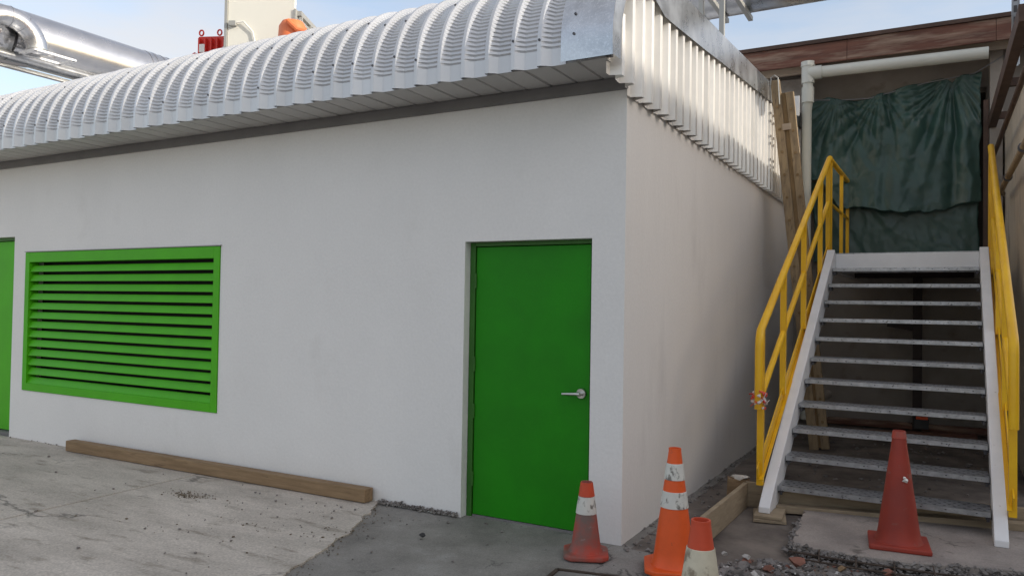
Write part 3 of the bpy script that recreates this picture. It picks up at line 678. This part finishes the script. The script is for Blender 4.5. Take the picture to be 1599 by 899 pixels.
for k, (a, c, lab) in enumerate([((0.5, 6.9, 0.05), (2.5, 6.8, 0.07), 'dark plank on the ground along the wall under the landing'), ((0.75, 5.9, 0.035), (2.3, 6.35, 0.05), 'dirty plank lying flat in the dark under the landing')]):
    o = MB().bar(a, c, 0.14, 0.08).build('loose_plank', 'rust_board', bevel=0.004); tag(o, lab, 'plank')
tl = MB(); tl.box(-0.07, 0.07, -0.03, 0.03, 0.0, 0.035); tl.cur = 1; tl.box(-0.09, 0.08, -0.05, 0.05, -0.12, -0.001)
o = tl.build('orange_toolbox', ['tool_orange', 'cable'], bevel=0.004); o.location = (1.70, 6.5, 0.205); tag(o, 'small black box with orange lid in the dark under the landing', 'box')
MB_ = MB().tube([(0.25, 5.2, 0.34), (0.42, 5.5, 0.42), (0.62, 5.9, 0.52)], 0.06, 14)
tag(MB_.build('pipe_offcut', 'old_wall', smooth=True), 'grey pipe offcut leaning low behind the ladder', 'pipe')

# ================================================================== TRAFFIC CONES
def cone(label, loc, H, r0, r1, bw, body, base, bands, rz=0.0, extra=None, tilt=(0, 0), flat=False, step=True):
    """bands: (z0, z1, material); base is a chamfered square plate"""
    e = empty('traffic_cone', loc, rz, label, 'traffic cone', 'traffic cones'); e.rotation_euler = (tilt[0], tilt[1], rz)
    th = 0.045; rad = lambda zz: r0+(r1-r0)*(zz-th)/(H-th)
    b = MB(); h_ = bw/2; c_ = 0.16*bw
    oct_ = [(h_-c_, -h_), (h_, -h_+c_), (h_, h_-c_), (h_-c_, h_), (-h_+c_, h_), (-h_, h_-c_), (-h_, -h_+c_), (-h_+c_, -h_)]
    if flat: oct_ = [(h_, -h_), (h_, h_), (-h_, h_), (-h_, -h_)]
    b.prism(oct_, 0.0, th*0.75)
    b.build('base', base, e, bevel=0.010)
    pf = [(r0+0.020, th*0.55), (r0+0.012, th*0.9), (r0, th+0.02)]
    k = 14
    for i in range(1, k+1):
        zz = th+0.02+(H-th-0.02)*i/k
        pf.append((rad(zz)+0.0012*fbm(zz*9, H, 2), zz))
    pf += [(r1+0.003, H-0.012) if step else (r1, H), (r1+0.002, H+0.002), (r1-0.006, H+0.002), (r1-0.010, H-0.05)]
    b = MB(); b.lathe(pf, 40); b.build('body', body, e, smooth=40)
    if not flat:
        pass
    for (z0, z1, mt) in bands:
        b = MB(); b.lathe([(rad(z0)+0.001, z0), (rad(z0)+0.0042, z0+0.002), (rad((z0+z1)/2)+0.0045, (z0+z1)/2), (rad(z1)+0.0042, z1-0.002), (rad(z1)+0.001, z1)], 40)
        b.build('band', mt, e, smooth=40)
    return e
cone('small dirty red cone with one white band in front of the door', (-0.118, -0.33, 0.0), 0.475, 0.098, 0.036, 0.29, 'cone_dirty', 'cone_dirty', [(0.275, 0.385, 'cone_band'), (0.386, 0.474, 'cone_tip')], rz=0.42)
cone('tall bright orange cone with two white bands', (0.452, -0.28, 0.0), 0.745, 0.128, 0.036, 0.36, 'cone_orange', 'cone_orange', [(0.385, 0.485, 'cone_band'), (0.555, 0.655, 'cone_band')], rz=0.35)
cone('nearest cone with red tip and dirty cream sleeve, cut by the bottom edge', (0.985, -1.64, 0.0), 0.70, 0.135, 0.040, 0.36, 'cone_tip', 'cone_red', [(0.18, 0.585, 'cone_cream')], rz=0.3)
c4 = cone('plain faded red cone without bands in front of the stairs', (1.655, 0.84, 0.05), 0.765, 0.135, 0.036, 0.37, 'cone_red', 'cone_red', [(0.715, 0.764, 'cone_dirty')], rz=0.10, flat=True)
b = MB(); b.rock((0.035, -0.088, 0.455), 0.022, 0.9); b.rock((0.028, -0.090, 0.470), 0.014); b.build('foam_blob', 'foam', c4)

# ================================================================== RUBBLE, STONES, REBAR, DRAIN
b = MB()
for _ in range(2300):
    xx = rnd.uniform(0.66, 2.55); yy = -0.22+0.60*(xx-0.72)+rnd.uniform(-0.55, 0.42)
    lim = 0.12+0.45*(xx-0.66)+0.10*math.sin(xx*9) if xx < 1.05 else 0.42+0.22*(xx-1.05)
    if yy > lim or (xx-0.985)**2+(yy+1.64)**2 < 0.06: continue
    big = rnd.random() < 0.10
    r_ = rnd.uniform(0.025, 0.048) if big else 0.006+abs(rnd.gauss(0, 0.010))
    b.cur = 0 if rnd.random() < 0.86 else (1 if rnd.random() < 0.7 else 2)
    b.rock((xx, yy, -0.030+0.035*max(0, fbm(xx*3, yy*3))), r_, 0.7)
tag(b.build('rubble', ['rubble_grey', 'pale_stone', 'brick_red']), 'broken grey concrete rubble in front of the broken slab', 'rubble', kind='stuff')
def stone(name, loc, r, mt, lab, cat='stone', sq=0.7, grp=None):
    b = MB(); b.rock((0, 0, 0), r, sq); o = b.build(name, mt); o.location = loc; tag(o, lab, cat, grp); return o
stone('stone', (-1.224, -0.60, 0.022), 0.030, 'dark_stone', 'black stone on the dark paving between timber and door')
stone('stone', (0.66, 0.16, 0.014), 0.028, 'pale_stone', 'pale pebble nearest to the short formwork board')
stone('stone', (0.80, 0.17, 0.010), 0.032, 'pale_stone', 'pale round stone at the left end of the rubble')
stone('brick_piece', (1.10, 0.22, 0.02), 0.060, 'brick_red', 'red brick fragment at the left of the rubble', 'brick')
stone('brick_piece', (1.62, 0.36, 0.0), 0.045, 'brick_red', 'red brick fragment below the red cone', 'brick')
stone('brick_piece', (1.36, 0.30, 0.0), 0.035, 'timber', 'small tan brick fragment in the middle of the rubble', 'brick')
b = MB()
for _ in range(210):
    if rnd.random() < 0.55: xx, yy = rnd.gauss(-1.9, 0.8), -abs(rnd.gauss(0.5, 0.7))-0.05
    else: xx, yy = rnd.uniform(-6, 0.3), rnd.uniform(-3.2, -0.15)
    zz = 0.016 if xx < -2.1+0.3*(-yy) else 0.002
    b.rock((xx, yy, zz), 0.003+abs(rnd.gauss(0, .0065)), 0.7)
tag(b.build('pebbles', 'rubble_grey'), 'scattered small pebbles and crumbs on the concrete', 'pebbles', kind='stuff')
b = MB()
for _ in range(300):
    xx = rnd.uniform(0.2, 2.5); yy = rnd.uniform(1.9, 6.8); b.rock((xx, yy, 0.004), 0.006+abs(rnd.gauss(0, .014)), 0.6)
for _ in range(120):
    xx = rnd.uniform(0.05, 0.45); yy = rnd.uniform(-0.1, 2.8); b.rock((xx, yy, 0.002), 0.005+abs(rnd.gauss(0, .010)), 0.6)
tag(b.build('alley_debris', 'rubble_grey'), 'dark loose debris on the alley floor under the stairs', 'debris', kind='stuff')
b = MB()
for (xx, yy) in fr:
    if yy > 1.2: continue
    for _ in range(9):
        dn = abs(rnd.gauss(0, 0.045))
        b.rock((xx+rnd.gauss(0, 0.02), yy-dn+0.012, 0.040-dn*0.75+rnd.gauss(0, .006)), rnd.uniform(0.007, 0.026), 0.75)
tag(b.build('slab_fragments', 'rubble_grey'), 'crumbled concrete fragments along the broken edge of the pale slab', 'rubble', kind='stuff')
rb = empty('rebar', (1.5, 0.42, 0.0), 0, 'rusty reinforcing bars sticking out of the broken slab edge', 'rebar')
for k, (y_, z_) in enumerate(((-0.02, 0.015), (-0.10, 0.0), (0.02, -0.012))):
    MB().tube([(-0.48+0.05*k, y_+0.03, z_), (-0.1, y_-0.005, z_+0.008), (0.35, y_+0.05, z_), (0.8, y_+0.14, z_-0.005)], 0.007, 6).build('bar', 'rebar', rb, smooth=True)
for k in range(4):
    xx = -0.3+k*0.22; MB().tube([(xx, 0.08, 0.045), (xx+0.01, -0.02, 0.035), (xx+0.02, -0.12, 0.01)], 0.005, 6).build('tie', 'rebar', rb, smooth=True)
dg = MB(); dg.bar((-0.145, -0.70, 0.008), (0.35, -0.60, 0.008), 0.022, 0.02); dg.bar((-0.145, -0.70, 0.008), (-0.115, -1.12, 0.008), 0.022, 0.02); dg.bar((-0.115, -1.12, 0.008), (0.38, -1.02, 0.008), 0.022, 0.02); dg.bar((0.35, -0.60, 0.008), (0.38, -1.02, 0.008), 0.022, 0.02)
o = dg.build('drain_grate', 'rebar'); tag(o, 'dark metal drain frame in the paving at the bottom edge', 'drain')
MB().prism([(-0.13, -0.71), (0.34, -0.61), (0.37, -1.01), (-0.10, -1.11)], -0.002, 0.009).build('drain_cover', 'conc_dark', o)

b = MB()
for _ in range(260):
    a_ = rnd.uniform(0, 6.28); rr_ = abs(rnd.gauss(0, 0.5)); xx = -3.55+0.34*rr_*math.cos(a_)+0.10*rr_; yy = -0.72+0.13*rr_*math.sin(a_)+0.05*rr_
    b.rock((xx, yy, 0.013), 0.002+abs(rnd.gauss(0, 0.004)), 0.5)
for (cx, cy, sx_, sy_, n_) in ((-2.25, -1.02, .22, .03, 30), (-1.85, -0.95, .10, .2, 24), (-3.3, -1.5, .5, .06, 12), (-2.6, -1.35, .4, .06, 12)):
    for _ in range(n_): b.rock((rnd.gauss(cx, sx_), rnd.gauss(cy, sy_), 0.013), 0.002+abs(rnd.gauss(0, 0.005)), 0.4)
for (xx, yy) in br:
    for _ in range(4):
        b.rock((xx+rnd.gauss(0.02, 0.06), yy+rnd.gauss(0, 0.05), 0.003), 0.002+abs(rnd.gauss(0, 0.004)), 0.5)
tag(b.build('soil_crumbs', 'stain'), 'brown soil crumbs spilled on the light concrete slab', 'soil', kind='stuff')
o = MB().add([(-0.10, 0, 0.14), (0.10, 0, 0.14), (0.10, 0, -0.14), (0.02, 0, -0.12), (-0.06, 0, -0.02), (-0.10, 0.02, 0.14), (0.10, 0.02, 0.14), (0.10, 0.02, -0.14), (0.02, 0.02, -0.12), (-0.06, 0.02, -0.02)], [(0, 1, 2, 3, 4), (9, 8, 7, 6, 5), (0, 5, 6, 1), (1, 6, 7, 2), (2, 7, 8, 3), (3, 8, 9, 4), (4, 9, 5, 0)]).build('sheet_offcut', 'white_paint')
o.location = (0.07, 6.3, 4.47); tag(o, 'white sheet metal offcut hanging between the ladder and the drain pipe', 'sheet')

# ================================================================== ROOF PLANT
# big insulated duct at the left
du = empty('metal_duct', (-11, 2, 4.3), 0, 'large shiny round sheet metal duct above the roof at the left', 'duct')
def Q(p): return (p[0]+11, p[1]-2, p[2]-4.3)
DR = 0.43; DZ = 5.76
path = [(-13.5, 0.47, DZ), (-12.3, 0.49, DZ)]+[(-12.1+1.1*math.sin(R(a)), 1.60-1.1*math.cos(R(a)), DZ) for a in range(0, 91, 10)]
MB().tube([Q(p) for p in path], DR, 40).build('duct_bend', 'duct_metal', du, smooth='all')
y0 = 1.61
for y1 in (4.1, 5.9, 7.7, 9.6, 11.5):
    MB().tube([Q((-11, y0+0.004, DZ)), Q((-11, y1, DZ))], DR-0.002, 40).build('duct_section', 'duct_metal', du, smooth=True)
    MB().tube([Q((-11, y1-0.03, DZ)), Q((-11, y1+0.03, DZ))], DR+0.010, 40).build('seam_band', 'duct_metal', du, smooth=True)
    y0 = y1
for yy in (3.95, 4.25, 4.4): MB().tube([Q((-11, yy, DZ)), Q((-11, yy+0.012, DZ))], DR+0.006, 40).build('strap', 'duct_seam', du, smooth=True)
el = [(-10.42, 1.37+0.43*math.cos(R(a)), 5.42+0.43*math.sin(R(a))) for a in range(200, -6, -12)]
MB().tube([Q(p) for p in el], 0.155, 24).build('branch_elbow', 'duct_metal', du, smooth='all')
for a in (150, 120, 90, 60, 30): 
    c = Vector((-10.42, 1.37+0.43*math.cos(R(a)), 5.42+0.43*math.sin(R(a)))); d = Vector((0, -math.sin(R(a)), math.cos(R(a))))*0.006
    MB().tube([Q(c-d), Q(c+d)], 0.159, 24).build('elbow_seam', 'duct_seam', du, smooth=True)
pl = MB()
for (p_, q_) in (((-10.62, 1.66), (-10.2, 1.66)), ((-10.62, 2.26), (-10.2, 2.26)), ((-10.2, 1.64), (-10.2, 2.28)), ((-10.6, 1.64), (-10.6, 2.28))):
    pl.bar(Q((p_[0], p_[1], 5.40)), Q((q_[0], q_[1], 5.40)), 0.05, 0.03)
pl.build('bracket_frame', 'white_paint', du)
MB().tube([Q((-10.75, 1.2, 5.37)), Q((-10.75, 9.0, 5.37))], 0.05, 12).build('side_pipe', 'galv_dull', du, smooth=True)
MB().bar(Q((-10.6, 1.75, 5.22)), Q((-10.4, 1.1, 5.12)), 0.04, 0.04).build('stub_arm', 'bolt_dark', du)
MB().bar(Q((-11.0, 1.3, 5.26)), Q((-11.0, 9.0, 5.26)), 0.10, 0.05).build('carrier_rail', 'galv_dull', du)
for yy in (3.2, 6.5):
    for xx in (-11.4, -10.6): MB().bar(Q((xx, yy, 4.05)), Q((xx, yy, 5.30)), 0.06, 0.06, up=(1, 0, 0)).build('support_leg', 'galv_dull', du)
o = MB().box(-0.06, 0.06, -0.08, 0.08, 0.0, 0.17).build('red_device', 'red_box', bevel=0.01); o.location = (-10.50, 4.05, 5.42); tag(o, 'small red device fixed on the big shiny duct', 'device')
MB().tube([(0, 0, 0.0), (0.02, 0.0, -0.07), (-0.01, 0.0, -0.14)], 0.05, 12).build('collar', 'bolt_dark', o, smooth=True)

# red transformer
rt = empty('red_transformer', (-6.05, 1.7, 4.10), R(22), 'red finned electrical box with lifting lugs on the roof', 'transformer')
MB().box(-0.25, 0.25, -0.2, 0.35, 0.0, 0.80).build('tank', 'red_box', rt, bevel=0.01)
for k in range(6): MB().box(-0.22+k*0.078, -0.20+k*0.078, -0.26, -0.2, 0.05, 0.76).build('fin', 'red_box', rt)
for xx in (-0.22, 0.02, 0.22):
    MB().tube([(xx+0.028*math.cos(a*math.pi/5), -0.18, 0.85+0.035*math.sin(a*math.pi/5)) for a in range(11)], 0.010, 8).build('lug', 'red_box', rt, smooth=True)
MB().box(-0.20, -0.13, -0.268, -0.262, 0.58, 0.68).build('plate', 'foam', rt)
MB().tube([(0.10, -0.30, 0.45), (0.16, -0.28, 0.60), (0.20, -0.22, 0.66)], [0.03, 0.05, 0.04], 12).build('valve', 'galv_dull', rt, smooth=True)
MB().tube([(-0.55, -0.1, 0.36), (-0.28, -0.1, 0.55)], 0.10, 14).build('outlet', 'red_box', rt, smooth=True)
# cream cabinet and rails
cb_ = empty('cream_cabinet', (-5.26, 1.5, 4.08), R(24), 'tall cream sheet metal cabinet standing on the roof', 'cabinet')
MB().box(-0.37, 0.455, 0.0, 0.05, 0.0, 1.62).build('cabinet_panel', 'panel_cream', cb_, bevel=0.004)
MB().box(-0.365, 0.45, 0.053, 0.75, 0.0, 1.02).build('cabinet_body', 'panel_cream', cb_, bevel=0.006)
MB().box(-0.405, -0.372, -0.02, 0.06, 0.0, 1.64).build('edge_post', 'grey_edge', cb_)
MB().box(0.457, 0.475, -0.02, 0.06, 0.0, 1.02).build('edge_post', 'grey_edge', cb_)
MB().box(-0.34, -0.25, -0.05, -0.002, 0.82, 0.88).build('junction_box', 'grey_edge', cb_, bevel=0.006)
MB().tube([(-0.25, -0.03, 0.86), (-0.16, -0.03, 0.87), (-0.05, -0.02, 0.75), (0.0, -0.02, 0.55)], 0.009, 8).build('wire', 'foam', cb_, smooth=True)
for zz, rr_ in ((0.98, 0.028), (0.90, 0.016), (0.82, 0.014)): MB().bar((0.50, 0.03, zz), (0.50, 1.6, zz-0.02), rr_*2, rr_*2).build('side_rail', 'grey_edge', cb_)
for yy in (0.05, 0.35, 0.7): MB().box(0.49, 0.53, yy, yy+0.03, 0.0, 0.96).build('side_post', 'grey_edge', cb_)
MB().box(0.458, 0.482, 0.07, 1.6, 0.0, 0.93).build('side_panel', 'panel_cream', cb_)
mo = empty('orange_motor', (-4.60, 1.42, 4.05), 0, 'orange domed motor housing beside the cream cabinet on the roof', 'motor')
MB().lathe([(0.0, 0.0), (0.17, 0.0), (0.17, 0.52), (0.16, 0.60), (0.155, 0.70), (0.12, 0.76), (0.05, 0.785), (0.0, 0.785)], 28).build('housing', 'orange_motor', mo, smooth=40)
MB().box(-0.19, 0.19, -0.03, 0.03, 0.50, 0.57).build('clamp_band', 'orange_motor', mo, bevel=0.008)
MB().tube([(0.08, -0.16, 0.72), (0.17, -0.10, 0.62), (0.24, -0.05, 0.60)], 0.03, 10).build('spout', 'orange_motor', mo, smooth=True)
# round duct over the right end
d2 = empty('round_duct', (0, 4.0, 4.3), 0, 'grey round duct on steel brackets above the right end of the roof', 'duct')
MB().tube([(-6.0, 0.2, 1.11), (-0.9, 0.2, 1.11)], 0.30, 32).build('duct_section', 'galv_dull', d2, smooth=True)
MB().tube([(-0.88, 0.2, 1.11), (0.9, 0.2, 1.11)], 0.295, 32).build('duct_section', 'galv_dull', d2, smooth=True)
MB().tube([(0.92, 0.2, 1.11), (3.6, 0.2, 1.11)], 0.295, 32).build('duct_section', 'galv_dull', d2, smooth=True)
for xx in (-0.89, -0.8, -0.6, 0.91): MB().tube([(xx-0.02, 0.2, 1.11), (xx+0.02, 0.2, 1.11)], 0.312, 32).build('seam_band', 'galv_dull', d2, smooth=True)
MB().bar((-0.33, -0.95, -0.1), (-0.33, -0.95, 0.9), 0.05, 0.05, up=(1, 0, 0)).build('bracket_post', 'grey_edge', d2)
MB().bar((-0.11, -0.95, -0.1), (-0.11, -0.95, 0.75), 0.05, 0.05, up=(1, 0, 0)).build('bracket_post', 'grey_edge', d2)
MB().bar((-0.33, -0.95, 0.42), (-0.11, -0.95, 0.16), 0.04, 0.04, up=(0, 1, 0)).build('brace', 'grey_edge', d2)
MB().bar((-0.36, -0.95, 0.78), (-0.36, 0.3, 0.78), 0.05, 0.05).build('bracket_arm', 'grey_edge', d2)
MB().bar((-0.08, -0.95, 0.76), (-0.08, 0.3, 0.76), 0.05, 0.05).build('bracket_arm', 'grey_edge', d2)

# ================================================================== BUILDING ACROSS THE YARD (out of view, added and sized to shade the ground and front wall)
nb = empty('shade_building', (14, 0, 0), 0, 'plain unseen building added across the yard to cast the shade', 'building')
MB().box(0, 9, -12, 9, -0.1, 8.35).build('wall', 'far_wall', nb)
wm = None
for j in range(2):
    for i in range(4):
        if wm is None:
            o = MB().box(-0.05, 0.0, -0.9, 0.9, -0.8, 0.8).build('window', 'glass', nb); wm = o.data
        else: o = link('window', wm, nb)
        o.location = (-0.003, -9+i*5, 2.3+j*3.2)
